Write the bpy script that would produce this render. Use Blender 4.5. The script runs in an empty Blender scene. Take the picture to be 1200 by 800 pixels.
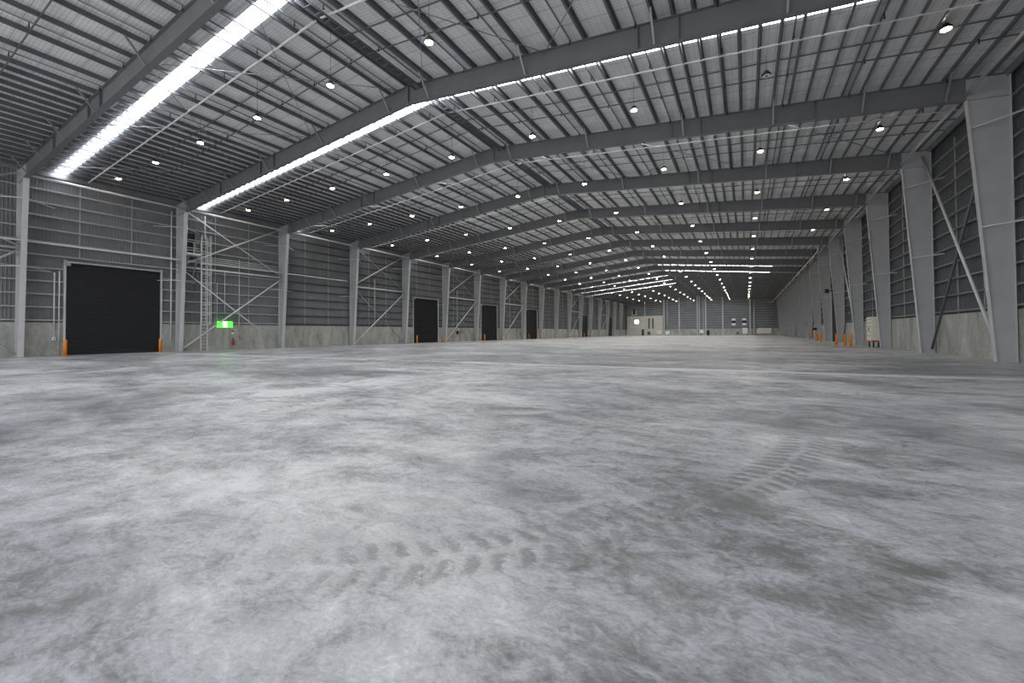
import bpy, math, random
from mathutils import Vector, Matrix
random.seed(7)
scene = bpy.context.scene
col = scene.collection

# ------------------------------------------------------------------ camera
F, YAW, PITCH, ROLL, CY = 492.05, .5083, .0164, .0059, 381.62
cam_d = bpy.data.cameras.new('camera'); cam = bpy.data.objects.new('camera', cam_d); col.objects.link(cam)
cam_d.sensor_width = 36.0; cam_d.lens = F / 1200 * 36; cam_d.shift_y = -(400 - CY) / 1200
cam_d.clip_start = .05; cam_d.clip_end = 600
r0 = Vector((math.cos(YAW), math.sin(YAW), 0)); f0 = Vector((-math.sin(YAW), math.cos(YAW), 0)); u0 = Vector((0, 0, 1))
f1 = f0 * math.cos(PITCH) + u0 * math.sin(PITCH); u1 = u0 * math.cos(PITCH) - f0 * math.sin(PITCH)
rr = r0 * math.cos(ROLL) - u1 * math.sin(ROLL); uu = r0 * math.sin(ROLL) + u1 * math.cos(ROLL)
M = Matrix((rr, uu, -f1)).transposed().to_4x4(); M.translation = (0, 0, 1.5)
cam.matrix_world = M
scene.camera = cam

# ------------------------------------------------------------------ light and exposure
EXPOSURE = 0.85
SKYLIGHT = 9.5
LAMP = 45.0
WORLD = 1.6
w = bpy.data.worlds.new('world'); scene.world = w; w.use_nodes = True
w.node_tree.nodes['Background'].inputs[0].default_value = (.93, .96, 1.0, 1)
w.node_tree.nodes['Background'].inputs[1].default_value = WORLD
vs = scene.view_settings
vs.view_transform = 'Standard'; vs.look = 'None'; vs.gamma = 1; vs.use_curve_mapping = False; vs.exposure = EXPOSURE
# near end wall left out for fill light; a sampling portal spans the gap
pd = bpy.data.lights.new('end_opening_portal', 'AREA'); pd.shape = 'RECTANGLE'; pd.size = 56.4; pd.size_y = 17.0
try: pd.cycles.is_portal = True
except Exception: pd.energy = 0
po = bpy.data.objects.new('end_opening_portal', pd); col.objects.link(po); po.location = (-17.0, -19.9, 8.4); po.rotation_euler = (math.radians(90), 0, 0)
scene.cycles.max_bounces = 8; scene.cycles.diffuse_bounces = 5; scene.cycles.glossy_bounces = 3
scene.cycles.sample_clamp_indirect = 6
scene.cycles.use_denoising = True

# ------------------------------------------------------------------ the hall's measures
B0, BAY = 8.878, 9.4799
def FY(k): return B0 + (k - 1) * BAY
NF = 19
RX = -16.995
SL = .0947
Z0 = 14.87                     # underside of the rafter at the ridge
DEP = 1.05
def ZB(x): return Z0 - SL * abs(x - RX)
PUR = .26
def ZR(x): return ZB(x) + DEP + PUR          # roof sheet
XL, XR = -44.95, 10.95         # wall sheets
YN, YE = -20.0, 181.0          # near end and far end
YW = 180.75                    # far wall sheet

# ------------------------------------------------------------------ materials
def nt(name):
    m = bpy.data.materials.new(name); m.use_nodes = True
    t = m.node_tree; return m, t, t.nodes['Principled BSDF']
def mat(name, c, rough=.6, metal=0.0, spec=.4, noise=0.0, nscale=3.0, emit=0.0):
    m, t, p = nt(name)
    p.inputs['Base Color'].default_value = (*c, 1); p.inputs['Roughness'].default_value = rough
    p.inputs['Metallic'].default_value = metal; p.inputs['Specular IOR Level'].default_value = spec
    if noise:
        g = t.nodes.new('ShaderNodeTexCoord'); n = t.nodes.new('ShaderNodeTexNoise')
        n.inputs['Scale'].default_value = nscale; n.inputs['Detail'].default_value = 5
        t.links.new(g.outputs['Object'], n.inputs['Vector'])
        r = t.nodes.new('ShaderNodeValToRGB')
        r.color_ramp.elements[0].position = .3; r.color_ramp.elements[1].position = .7
        r.color_ramp.elements[0].color = (*[v * (1 - noise) for v in c], 1); r.color_ramp.elements[1].color = (*[min(1, v * (1 + noise)) for v in c], 1)
        t.links.new(n.outputs['Fac'], r.inputs['Fac']); t.links.new(r.outputs['Color'], p.inputs['Base Color'])
    if emit:
        m.cycles.emission_sampling = 'FRONT'
        p.inputs['Emission Color'].default_value = (*c, 1); p.inputs['Emission Strength'].default_value = emit
    return m
class G:
    """a few node shorthands"""
    def __init__(s, t): s.t = t
    def n(s, typ, **k):
        o = s.t.nodes.new(typ)
        for a, v in k.items(): setattr(o, a, v)
        return o
    def put(s, sock, v):
        if isinstance(v, (int, float)): sock.default_value = v
        elif isinstance(v, tuple): sock.default_value = v
        else: s.t.links.new(v, sock)
    def m(s, op, a, b=0.0, c=None, clamp=False):
        o = s.n('ShaderNodeMath', operation=op, use_clamp=clamp)
        s.put(o.inputs[0], a); s.put(o.inputs[1], b)
        if c is not None: s.put(o.inputs[2], c)
        return o.outputs[0]
    def noise(s, vec, scale, detail=6, rough=.55, dist=0.0):
        o = s.n('ShaderNodeTexNoise')
        s.put(o.inputs['Vector'], vec); o.inputs['Scale'].default_value = scale; o.inputs['Detail'].default_value = detail
        o.inputs['Roughness'].default_value = rough; o.inputs['Distortion'].default_value = dist
        return o.outputs['Fac']
    def ramp(s, fac, stops):
        o = s.n('ShaderNodeValToRGB'); e = o.color_ramp.elements
        while len(e) < len(stops): e.new(.5)
        for k, (p, c) in enumerate(stops):
            e[k].position = p; e[k].color = (*c, 1) if len(c) == 3 else c
        s.put(o.inputs['Fac'], fac); return o.outputs['Color']
    def step(s, x, lo, hi):
        o = s.n('ShaderNodeMapRange', interpolation_type='SMOOTHSTEP')
        s.put(o.inputs['Value'], x); o.inputs['From Min'].default_value = lo; o.inputs['From Max'].default_value = hi
        return o.outputs['Result']
    def mix(s, fac, a, b):
        o = s.n('ShaderNodeMix', data_type='RGBA'); s.put(o.inputs[0], fac); s.put(o.inputs[6], a); s.put(o.inputs[7], b)
        return o.outputs[2]

STAINS = [(-3.04, 1.14, .2), (-3.7, 1.3, .2), (-2.2, 1.33, .22), (-2.74, 2.02, .30), (-2.2, 2.2, .28), (-.05, 4.2, .28), (.62, 2.1, .35), (1.2, 2.8, .35), (2.3, 8.6, .75), (2.9, 7.2, .7), (-1.95, 3.45, .35), (-2.9, 4.2, .5), (-3.6, 6.6, .8), (-13.0, 5.0, 1.6), (-14.5, 9.5, 2.4), (3.2, 5.2, .5), (.6, 7.9, .7)]
def floor_material():
    m, t, p = nt('power_floated_concrete'); g = G(t)
    co = g.n('ShaderNodeTexCoord').outputs['Object']
    sp = g.n('ShaderNodeSeparateXYZ'); g.put(sp.inputs[0], co); x, y = sp.outputs[0], sp.outputs[1]
    mp = g.n('ShaderNodeMapping'); g.put(mp.inputs['Vector'], co); mp.inputs['Rotation'].default_value = (0, 0, .5); mp.inputs['Scale'].default_value = (.85, 1.25, 1)
    v = mp.outputs[0]
    n0 = g.noise(v, .16, 4, .5, .6)
    n1 = g.noise(v, .5, 9, .62, 1.0)
    n2 = g.noise(v, 2.1, 12, .72, .9)
    n3 = g.noise(v, 8.5, 10, .76, 1.2)
    n4 = g.noise(v, 34.0, 6, .7, .6)
    s = g.m('ADD', g.m('MULTIPLY', n0, .20), g.m('ADD', g.m('MULTIPLY', n1, .30), g.m('ADD', g.m('MULTIPLY', n2, .28), g.m('MULTIPLY', n3, .22))))
    s = g.m('ADD', .505, g.m('MULTIPLY', g.m('SUBTRACT', s, .5), 2.45))
    s = g.m('ADD', s, g.m('MULTIPLY', g.m('SUBTRACT', n4, .5), .26))
    # dark worn patches with flaky edges
    rough_edge = g.m('ADD', g.m('MULTIPLY', g.m('SUBTRACT', n2, .5), 3.6), g.m('MULTIPLY', g.m('SUBTRACT', n3, .5), 4.2))
    tot = None
    for (sx, sy, r) in STAINS:
        ax = g.m('SUBTRACT', x, sx); ay = g.m('SUBTRACT', y, sy)
        d = g.m('DIVIDE', g.m('SQRT', g.m('ADD', g.m('MULTIPLY', ax, ax), g.m('MULTIPLY', ay, ay))), r)
        q = g.m('SUBTRACT', 1.0, d); tot = q if tot is None else g.m('MAXIMUM', tot, q)
    stain = g.step(g.m('ADD', g.m('MAXIMUM', tot, -.6), g.m('MULTIPLY', rough_edge, 1.6)), -.3, 1.7)
    flake = g.step(g.m('ADD', g.m('MULTIPLY', n1, .36), g.m('ADD', g.m('MULTIPLY', n2, .34), g.m('MULTIPLY', n3, .30))), .49, .60)
    # tyre prints of a loader: a bent track, and a straight one further off
    dx = g.m('SUBTRACT', x, -6.953); dy = g.m('SUBTRACT', y, 7.9685)
    rad = g.m('SQRT', g.m('ADD', g.m('MULTIPLY', dx, dx), g.m('MULTIPLY', dy, dy)))
    wob = g.m('SUBTRACT', n2, .5)
    tt = g.m('ADD', g.m('DIVIDE', g.m('SUBTRACT', rad, 7.70), .29), g.m('MULTIPLY', wob, 1.1))
    at = g.m('ABSOLUTE', tt)
    ang = g.m('ARCTAN2', dy, dx)
    ph = g.m('ADD', g.m('MULTIPLY', ang, 7.6 / .18 * 2 * math.pi), g.m('MULTIPLY', g.m('MULTIPLY', at, at), 3.4))
    flip = g.m('MULTIPLY', g.m('GREATER_THAN', tt, 0.0), math.pi)
    lug = g.step(g.m('SINE', g.m('ADD', g.m('ADD', ph, flip), g.m('MULTIPLY', g.m('SUBTRACT', n3, .5), 9.0))), -.6, .8)
    ins = g.m('MULTIPLY', g.m('SUBTRACT', 1.0, g.step(at, .65, 1.1)), g.step(at, .02, .25))
    along = g.m('MULTIPLY', g.step(ang, -1.02, -.88), g.m('SUBTRACT', 1.0, g.step(ang, -.18, -.02)))
    wear = g.m('ADD', .12, g.m('MULTIPLY', g.step(g.m('ADD', g.m('MULTIPLY', n1, .5), g.m('MULTIPLY', n2, .5)), .43, .58), .88))
    tr1 = g.m('MULTIPLY', g.m('MULTIPLY', ins, along), wear)
    dark1 = g.m('MULTIPLY', tr1, g.m('ADD', .18, lug))
    t2 = g.m('DIVIDE', g.m('SUBTRACT', x, g.m('ADD', -8.55, g.m('MULTIPLY', g.m('SINE', g.m('MULTIPLY', y, .35)), .12))), .28); a2 = g.m('ABSOLUTE', t2)
    lug2 = g.step(g.m('SINE', g.m('ADD', g.m('MULTIPLY', y, 2 * math.pi / .2), g.m('MULTIPLY', a2, 3.0))), -.2, .5)
    in2 = g.m('MULTIPLY', g.m('SUBTRACT', 1.0, g.step(a2, .8, 1.05)), g.m('MULTIPLY', g.step(y, 4.5, 5.5), g.m('SUBTRACT', 1.0, g.step(y, 9.5, 12.0))))
    dark2 = g.m('MULTIPLY', g.m('MULTIPLY', in2, lug2), .7)
    # pale scuff rings left by turning castors
    ring = None
    for (sx, sy, r, a0) in ((.22, 2.84, .13, -.6), (.62, 1.93, .16, -.3), (1.5, 2.35, .2, 2.2), (.0, 2.5, .1, 1.2), (-.45, 1.72, .22, .5)):
        ax = g.m('SUBTRACT', x, sx); ay = g.m('SUBTRACT', y, sy)
        d = g.m('SQRT', g.m('ADD', g.m('MULTIPLY', ax, ax), g.m('MULTIPLY', ay, ay)))
        q = g.m('SUBTRACT', 1.0, g.step(g.m('ABSOLUTE', g.m('SUBTRACT', g.m('ADD', d, g.m('MULTIPLY', wob, .08)), r)), .003, .022))
        q = g.m('MULTIPLY', q, g.step(g.m('COSINE', g.m('SUBTRACT', g.m('ARCTAN2', ay, ax), a0)), -.1, .6))
        ring = q if ring is None else g.m('MAXIMUM', ring, q)
    # dusty swept band and the pale dusty line over the pour joint
    bd = g.m('ABSOLUTE', g.m('ADD', g.m('ADD', x, 10.15), g.m('MULTIPLY', g.m('SUBTRACT', n1, .5), 2.4)))
    band = g.m('MULTIPLY', g.m('SUBTRACT', 1.0, g.step(bd, .15, 1.1)), g.m('MULTIPLY', g.step(y, 3.0, 6.0), g.m('SUBTRACT', 1.0, g.step(y, 11.0, 13.5))))
    jy = g.m('SUBTRACT', y, g.m('ADD', 18.1, g.m('MULTIPLY', x, .045)))
    jn = g.m('ABSOLUTE', g.m('ADD', jy, g.m('MULTIPLY', g.m('SUBTRACT', n2, .5), .6)))
    joint = g.m('SUBTRACT', 1.0, g.step(jn, .10, .45))
    jd = g.m('MULTIPLY', g.m('SUBTRACT', 1.0, g.step(g.m('ABSOLUTE', g.m('ADD', g.m('SUBTRACT', jy, 1.3), g.m('MULTIPLY', wob, 2.0))), .2, 1.3)), g.step(x, -14.0, -4.0))
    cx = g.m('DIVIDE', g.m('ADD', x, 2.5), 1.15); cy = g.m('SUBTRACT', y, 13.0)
    mid_oval = g.m('SUBTRACT', 1.0, g.step(g.m('SQRT', g.m('ADD', g.m('MULTIPLY', cx, cx), g.m('MULTIPLY', cy, cy))), 3.0, 13.0))  # oval of paler tone in mid floor, fading outwards
    s = g.m('ADD', s, g.m('MULTIPLY', mid_oval, .055))
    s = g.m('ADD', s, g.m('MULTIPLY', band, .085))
    far = g.step(y, 20.0, 60.0)  # far floor made paler and warmer in colour, standing in for light there
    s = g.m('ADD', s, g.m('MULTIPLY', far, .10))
    s = g.m('ADD', s, g.m('MULTIPLY', joint, .15))
    s = g.m('ADD', s, g.m('MULTIPLY', ring, .035))
    s = g.m('SUBTRACT', s, g.m('MULTIPLY', jd, .07))
    s = g.m('SUBTRACT', s, g.m('MULTIPLY', g.m('MAXIMUM', stain, g.m('MULTIPLY', flake, .7)), .10))
    s = g.m('SUBTRACT', s, g.m('MULTIPLY', dark1, .12))
    s = g.m('SUBTRACT', s, g.m('MULTIPLY', dark2, .10))
    s = g.m('ADD', s, g.m('MULTIPLY', g.m('MAXIMUM', g.m('SUBTRACT', .36, s), 0.0), .62))
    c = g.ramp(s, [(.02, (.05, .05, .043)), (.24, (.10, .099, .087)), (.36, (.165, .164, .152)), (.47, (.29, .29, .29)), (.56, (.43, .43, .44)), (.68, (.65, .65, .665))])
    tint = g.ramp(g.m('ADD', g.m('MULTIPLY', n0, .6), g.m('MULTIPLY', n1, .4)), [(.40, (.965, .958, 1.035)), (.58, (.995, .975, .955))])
    tint = g.mix(far, tint, (1.03, .985, .92, 1))  # warm light of the far end put into the tint
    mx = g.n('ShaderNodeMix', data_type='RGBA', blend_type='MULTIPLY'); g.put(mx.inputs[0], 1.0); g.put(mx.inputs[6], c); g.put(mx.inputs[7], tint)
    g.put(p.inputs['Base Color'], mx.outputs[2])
    g.put(p.inputs['Roughness'], g.m('ADD', .285, g.m('MULTIPLY', s, .10)))
    p.inputs['Specular IOR Level'].default_value = .45
    b = g.n('ShaderNodeBump'); b.inputs['Strength'].default_value = .10; b.inputs['Distance'].default_value = .008
    g.put(b.inputs['Height'], s); g.put(p.inputs['Normal'], b.outputs[0])
    return m

def foil_material():
    """white-faced roof blanket behind safety mesh"""
    m, t, p = nt('roof_blanket_behind_mesh'); g = G(t)
    co = g.n('ShaderNodeTexCoord').outputs['Object']
    sp = g.n('ShaderNodeSeparateXYZ'); g.put(sp.inputs[0], co); x, y = sp.outputs[0], sp.outputs[1]
    def lines(v, pitch, wd):
        f = g.m('ABSOLUTE', g.m('SUBTRACT', g.m('FRACT', g.m('DIVIDE', v, pitch)), .5))
        return g.m('SUBTRACT', 1.0, g.step(f, wd / pitch * .5, wd / pitch))
    mesh = g.m('MAXIMUM', lines(x, .30, .012), lines(y, .15, .012))
    lap = lines(y, 1.2, .035)
    n = g.noise(co, .8, 6, .6, .8)
    c = g.ramp(n, [(.3, (.66, .66, .655)), (.7, (.82, .82, .815))])
    c = g.mix(g.m('MULTIPLY', mesh, .45), c, (.14, .14, .14, 1))
    c = g.mix(g.m('MULTIPLY', lap, .4), c, (.12, .12, .12, 1))
    g.put(p.inputs['Base Color'], c); p.inputs['Roughness'].default_value = .55; p.inputs['Specular IOR Level'].default_value = .4
    b = g.n('ShaderNodeBump'); b.inputs['Strength'].default_value = .5; b.inputs['Distance'].default_value = .05
    g.put(b.inputs['Height'], n); g.put(p.inputs['Normal'], b.outputs[0])
    return m

def concrete_material():
    m, t, p = nt('precast_concrete'); g = G(t)
    co = g.n('ShaderNodeTexCoord').outputs['Object']
    mp = g.n('ShaderNodeMapping'); g.put(mp.inputs['Vector'], co); mp.inputs['Scale'].default_value = (1, 1, .35)
    n1 = g.noise(mp.outputs[0], .9, 7, .6, .8); n2 = g.noise(co, 5, 6, .6, .5)
    s = g.m('ADD', g.m('MULTIPLY', n1, .7), g.m('MULTIPLY', n2, .3))
    g.put(p.inputs['Base Color'], g.ramp(s, [(.35, (.26, .255, .225)), (.52, (.40, .395, .36)), (.66, (.52, .515, .48))]))
    p.inputs['Roughness'].default_value = .75; p.inputs['Specular IOR Level'].default_value = .25
    return m

M_FLOOR = floor_material(); M_FOIL = foil_material(); M_CONC = concrete_material()
M_STEEL = mat('grey_painted_steel', (.40, .40, .405), .5, 0, .4, .07, .9)
M_TRIM = mat('pale_grey_painted_steel', (.52, .52, .53), .5, 0, .4, .05, 1.2)
M_GALV = mat('galvanised_steel', (.34, .35, .36), .42, .55, .5, .10, 2.0)
M_PURLIN = mat('galvanised_purlin_steel', (.17, .175, .185), .45, .45, .5, .10, 2.0)
M_RAFTER = mat('dark_grey_rafter_paint', (.15, .15, .155), .5, 0, .4, .07, .9)
M_TUBE = mat('pale_grey_tube_paint', (.66, .66, .65), .5, 0, .4, .05, 1.5)
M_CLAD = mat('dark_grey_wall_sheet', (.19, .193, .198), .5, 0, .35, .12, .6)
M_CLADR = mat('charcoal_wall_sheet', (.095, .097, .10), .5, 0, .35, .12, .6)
M_GIRT = mat('grey_girt_steel', (.42, .425, .43), .5, .2, .4, .08, 1.5)
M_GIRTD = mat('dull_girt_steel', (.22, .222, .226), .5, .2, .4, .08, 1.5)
M_GIRTB = mat('shade_toned_girt', (.055, .056, .058), .5, .1, .35, .08, 1.5)  # tone darkened to stand in for shade under the girts
M_DOOR = mat('black_roller_curtain', (.016, .016, .018), .45, 0, .35, .1, 2.0)
M_BLACK = mat('black_plastic', (.015, .015, .016), .5)
M_ORANGE = mat('orange_bollard_paint', (.80, .26, .02), .45, 0, .4, .06, 5.0)
M_BROWN = mat('dark_brown_paint', (.06, .045, .04), .5)
M_CREAM = mat('cream_enamel', (.74, .70, .57), .5, 0, .4, .05, 4.0)
M_BEIGE = mat('beige_lining_board', (.56, .52, .46), .6, 0, .3, .06, .7)
M_WHITE = mat('white_enamel', (.85, .85, .84), .4)
M_RED = mat('red_enamel', (.42, .03, .025), .35)
M_SKY = mat('daylit_translucent_sheet', (.90, .955, 1.0), .4, 0, .3, 0, 1, SKYLIGHT)
M_LENS = mat('lit_warm_lens', (1.0, .82, .58), .4, 0, .3, 0, 1, LAMP)
M_LENSOFF = mat('unlit_lens', (.75, .75, .73), .35)
M_GREEN = mat('lit_green_sign_face', (.07, .85, .05), .4, 0, .3, 0, 1, 1.15)
M_LITWHITE = mat('lit_white_panel', (1.0, .97, .90), .4, 0, .3, 0, 1, 3.0)
M_SIGNW = mat('lit_white_sign_face', (1.0, 1.0, .97), .4, 0, .3, 0, 1, 1.4)
M_VENT = mat('dark_ridge_lining', (.16, .16, .16), .6, 0, .3, .1, 1.0)

# ------------------------------------------------------------------ mesh helpers
class MB:
    def __init__(s): s.v = []; s.f = []; s.sm = []
    def hexa(s, p):           # 8 corners: 4 bottom ring, 4 top ring
        n = len(s.v); s.v += [tuple(q) for q in p]
        for q in ((3, 2, 1, 0), (4, 5, 6, 7), (0, 1, 5, 4), (1, 2, 6, 5), (2, 3, 7, 6), (3, 0, 4, 7)):
            s.f.append(tuple(n + i for i in q)); s.sm.append(False)
        return s
    def box(s, x0, x1, y0, y1, z0, z1):
        return s.hexa([(x0, y0, z0), (x1, y0, z0), (x1, y1, z0), (x0, y1, z0), (x0, y0, z1), (x1, y0, z1), (x1, y1, z1), (x0, y1, z1)])
    def prism(s, poly, d0, d1, axis='y'):
        """polygon in the plane across the axis, pushed from d0 to d1 along it. axis y: (x,z); x: (y,z); z: (x,y)"""
        n = len(s.v); k = len(poly)
        def P(q, d): return (q[0], d, q[1]) if axis == 'y' else ((d, q[0], q[1]) if axis == 'x' else (q[0], q[1], d))
        for d in (d0, d1): s.v += [P(q, d) for q in poly]
        s.f.append(tuple(n + i for i in range(k))); s.f.append(tuple(n + k + i for i in reversed(range(k)))); s.sm += [False] * 2
        for i in range(k):
            j = (i + 1) % k; s.f.append((n + i, n + k + i, n + k + j, n + j)); s.sm.append(False)
        return s
    def bar(s, a, b, wd, ht, up=(0, 0, 1)):
        a, b = Vector(a), Vector(b); d = (b - a).normalized(); r = d.cross(Vector(up))
        if r.length < 1e-5: r = d.cross(Vector((1, 0, 0)))
        r.normalize(); u = r.cross(d).normalized(); r = r * wd / 2; u = u * ht / 2
        return s.hexa([a - r - u, a + r - u, a + r + u, a - r + u, b - r - u, b + r - u, b + r + u, b - r + u])
    def tube(s, a, b, r, k=8, r2=None, cap=True):
        a, b = Vector(a), Vector(b); d = (b - a).normalized(); p = d.orthogonal().normalized(); q = d.cross(p); n = len(s.v)
        for c, ra in ((a, r), (b, r if r2 is None else r2)):
            for i in range(k):
                t = 2 * math.pi * i / k; s.v.append(tuple(c + (p * math.cos(t) + q * math.sin(t)) * ra))
        for i in range(k):
            j = (i + 1) % k; s.f.append((n + i, n + j, n + k + j, n + k + i)); s.sm.append(True)
        if cap:
            s.f.append(tuple(n + i for i in reversed(range(k)))); s.f.append(tuple(n + k + i for i in range(k))); s.sm += [False] * 2
        return s
    def path(s, pts, r, k=8):
        """one welded tube through the points"""
        pts = [Vector(p) for p in pts]; n = len(s.v)
        d0 = (pts[1] - pts[0]).normalized(); p = d0.orthogonal().normalized()
        for i, c in enumerate(pts):
            a = (pts[min(i + 1, len(pts) - 1)] - pts[max(i - 1, 0)]).normalized()
            p = (p - a * p.dot(a)).normalized(); q = a.cross(p)
            for j in range(k):
                t = 2 * math.pi * j / k; s.v.append(tuple(c + (p * math.cos(t) + q * math.sin(t)) * r))
        for i in range(len(pts) - 1):
            for j in range(k):
                l = (j + 1) % k; s.f.append((n + i * k + j, n + i * k + l, n + (i + 1) * k + l, n + (i + 1) * k + j)); s.sm.append(True)
        e = n + (len(pts) - 1) * k
        s.f.append(tuple(n + j for j in reversed(range(k)))); s.f.append(tuple(e + j for j in range(k))); s.sm += [False] * 2
        return s
    def lathe(s, prof, c=(0, 0, 0), k=20):
        n = len(s.v); m = len(prof)
        for r, z in prof:
            for i in range(k):
                t = 2 * math.pi * i / k; s.v.append((c[0] + r * math.cos(t), c[1] + r * math.sin(t), c[2] + z))
        for a in range(m - 1):
            for i in range(k):
                j = (i + 1) % k; s.f.append((n + a * k + i, n + a * k + j, n + (a + 1) * k + j, n + (a + 1) * k + i)); s.sm.append(True)
        s.f.append(tuple(n + i for i in reversed(range(k)))); s.f.append(tuple(n + (m - 1) * k + i for i in range(k))); s.sm += [False] * 2
        return s
    def quad(s, a, b, c, d):
        n = len(s.v); s.v += [tuple(a), tuple(b), tuple(c), tuple(d)]; s.f.append((n, n + 1, n + 2, n + 3)); s.sm.append(False); return s
    def build(s, name, m, parent=None, loc=(0, 0, 0), bevel=0):
        me = bpy.data.meshes.new(name)
        if parent is not None: loc = parent['_w']
        me.from_pydata([(x - loc[0], y - loc[1], z - loc[2]) for x, y, z in s.v], [], s.f)
        me.polygons.foreach_set('use_smooth', s.sm); me.materials.append(m); me.update()
        o = bpy.data.objects.new(name, me); col.objects.link(o)
        if parent is not None:
            o.parent = parent; o['_w'] = list(loc)
        else:
            o.location = loc; o['_w'] = list(loc)
        if bevel:
            b = o.modifiers.new('edge', 'BEVEL'); b.width = bevel; b.segments = 2; b.limit_method = 'ANGLE'
        ALL.append(o); return o
ALL = []
def thing(name, label, cat, loc=(0, 0, 0), group=None):
    o = bpy.data.objects.new(name, None); col.objects.link(o); o.location = loc; o['_w'] = list(loc); o.empty_display_size = .2
    ALL.append(o); return tag(o, label, cat, group)
def tag(o, label, cat, group=None):
    o['label'] = label; o['category'] = cat
    if group: o['group'] = group
    return o
def struct(o): o['kind'] = 'structure'; return o
def dup(root, loc, label=None, group=None):
    r = root.copy(); col.objects.link(r); r.location = loc; ALL.append(r)
    if label: r['label'] = label
    if group: r['group'] = group
    for ch in list(root.children):
        c = ch.copy(); col.objects.link(c); c.parent = r; ALL.append(c)
        for gch in list(ch.children):
            d = gch.copy(); col.objects.link(d); d.parent = c; ALL.append(d)
    return r
_ONES = 'zeroth first second third fourth fifth sixth seventh eighth ninth tenth eleventh twelfth thirteenth fourteenth fifteenth sixteenth seventeenth eighteenth nineteenth'.split()
def nth(n):
    if n < 20: return _ONES[n]
    t = {2: 'twenty', 3: 'thirty', 4: 'forty', 5: 'fifty', 6: 'sixty'}[n // 10]
    return (t[:-1] + 'ieth') if n % 10 == 0 else t + '-' + _ONES[n % 10]

# ------------------------------------------------------------------ setting: floor, roof lining, walls
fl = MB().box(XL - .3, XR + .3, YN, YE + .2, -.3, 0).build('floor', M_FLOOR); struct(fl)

SK0, SK1 = 1.57, 2.30          # a skylight strip starts and ends so far past each rafter
SKL, SKR = -44.75, 4.6
RV0, RV1 = RX + .22, RX + 1.42 # ridge lining strip
ce = MB(); TH = .06
def slab(x0, x1, y0, y1, mb=ce):
    a0, a1 = ZR(x0), ZR(x1)
    mb.hexa([(x0, y0, a0), (x1, y0, a1), (x1, y1, a1), (x0, y1, a0), (x0, y0, a0 + TH), (x1, y0, a1 + TH), (x1, y1, a1 + TH), (x0, y1, a0 + TH)])
ks = list(range(-2, NF))
prev = YN
for k in ks:
    y0, y1 = FY(k) + SK0, FY(k) + SK1
    for (xa, xb) in ((XL - .1, RX), (RX, XR + .1)): slab(xa, xb, prev, y0)
    slab(XL - .1, SKL, y0, y1); slab(SKR, XR + .1, y0, y1)
    prev = y1
for (xa, xb) in ((XL - .1, RX), (RX, XR + .1)): slab(xa, xb, prev, YE)
struct(ce.build('ceiling', M_FOIL))

def ribbed(axis_pts, z_of, dirn, name, m, rib=.028, pitch=.19):
    """trapezoid-ribbed sheet standing along a line; axis_pts: function s -> (x,y); z_of: s -> (z0,z1)"""
    mb = MB(); L, at = axis_pts; n = int(L / pitch)
    prof = [(0, 0), (.55, 0), (.68, 1), (.87, 1)]
    idx = []
    for i in range(n + 1):
        for (a, h) in prof:
            s_ = min((i + a) * pitch, L)
            x, y = at(s_); zz = z_of(s_)
            x += dirn[0] * rib * h; y += dirn[1] * rib * h
            idx.append(len(mb.v)); mb.v += [(x, y, zz[0]), (x, y, zz[1])]
    for a, b in zip(idx[:-1], idx[1:]):
        mb.f.append((a, b, b + 1, a + 1)); mb.sm.append(False)
    return struct(mb.build(name, m))
DH = 7.0                       # roller door height
DOORS_L = [(FY(k) + 2.37, FY(k) + 8.22) for k in (1, 5, 7, 9, 13, 16)]
DOORS_R = [(FY(7) + 4.7, FY(7) + 9.1)]
LZ = 2.45
# left sheet in runs that leave the doors open
def wall_runs(doors):
    runs = []; p = YN
    for a, b in doors: runs.append((p, a, 0)); runs.append((a, b, 1)); p = b
    runs.append((p, YE, 0)); return runs
def wall_sheet(x, doors, dirn, name, m):
    mb = MB(); prof = [(0, 0), (.55, 0), (.68, 1), (.87, 1)]; pitch = .19; rib = .03
    for a, b, d in wall_runs(doors):
        z0 = DH if d else LZ - .1
        n = max(1, round((b - a) / pitch)); pt = (b - a) / n; idx = []
        for i in range(n):
            for (q, h) in prof:
                y = a + (i + q) * pt; xx = x + dirn * rib * h
                idx.append(len(mb.v)); mb.v += [(xx, y, z0), (xx, y, ZR(x))]
        idx.append(len(mb.v)); mb.v += [(x, b, z0), (x, b, ZR(x))]
        for p, q in zip(idx[:-1], idx[1:]): mb.f.append((p, q, q + 1, p + 1)); mb.sm.append(False)
    return struct(mb.build(name, m))
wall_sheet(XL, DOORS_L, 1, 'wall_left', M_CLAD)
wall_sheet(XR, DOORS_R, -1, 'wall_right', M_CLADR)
# precast panels, one per half bay, with open joints
def precast(xa, xb, doors, name):
    k = 0
    for a, b, d in wall_runs(doors):
        if d: continue
        y = a
        edges = [a] + [e for e in sorted([FY(i) for i in range(-1, NF + 1)] + [FY(i) + BAY / 2 for i in range(-1, NF + 1)]) if a + .6 < e < b - .6] + [b]
        for e0, e1 in zip(edges[:-1], edges[1:]):
            k += 1
            struct(MB().box(xa, xb, e0 + .008, e1 - .008, 0, LZ).build(name, M_CONC))
precast(XL - .05, XL + .17, DOORS_L, 'wall_left_precast_panel')
precast(XR - .17, XR + .05, DOORS_R, 'wall_right_precast_panel')
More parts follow.
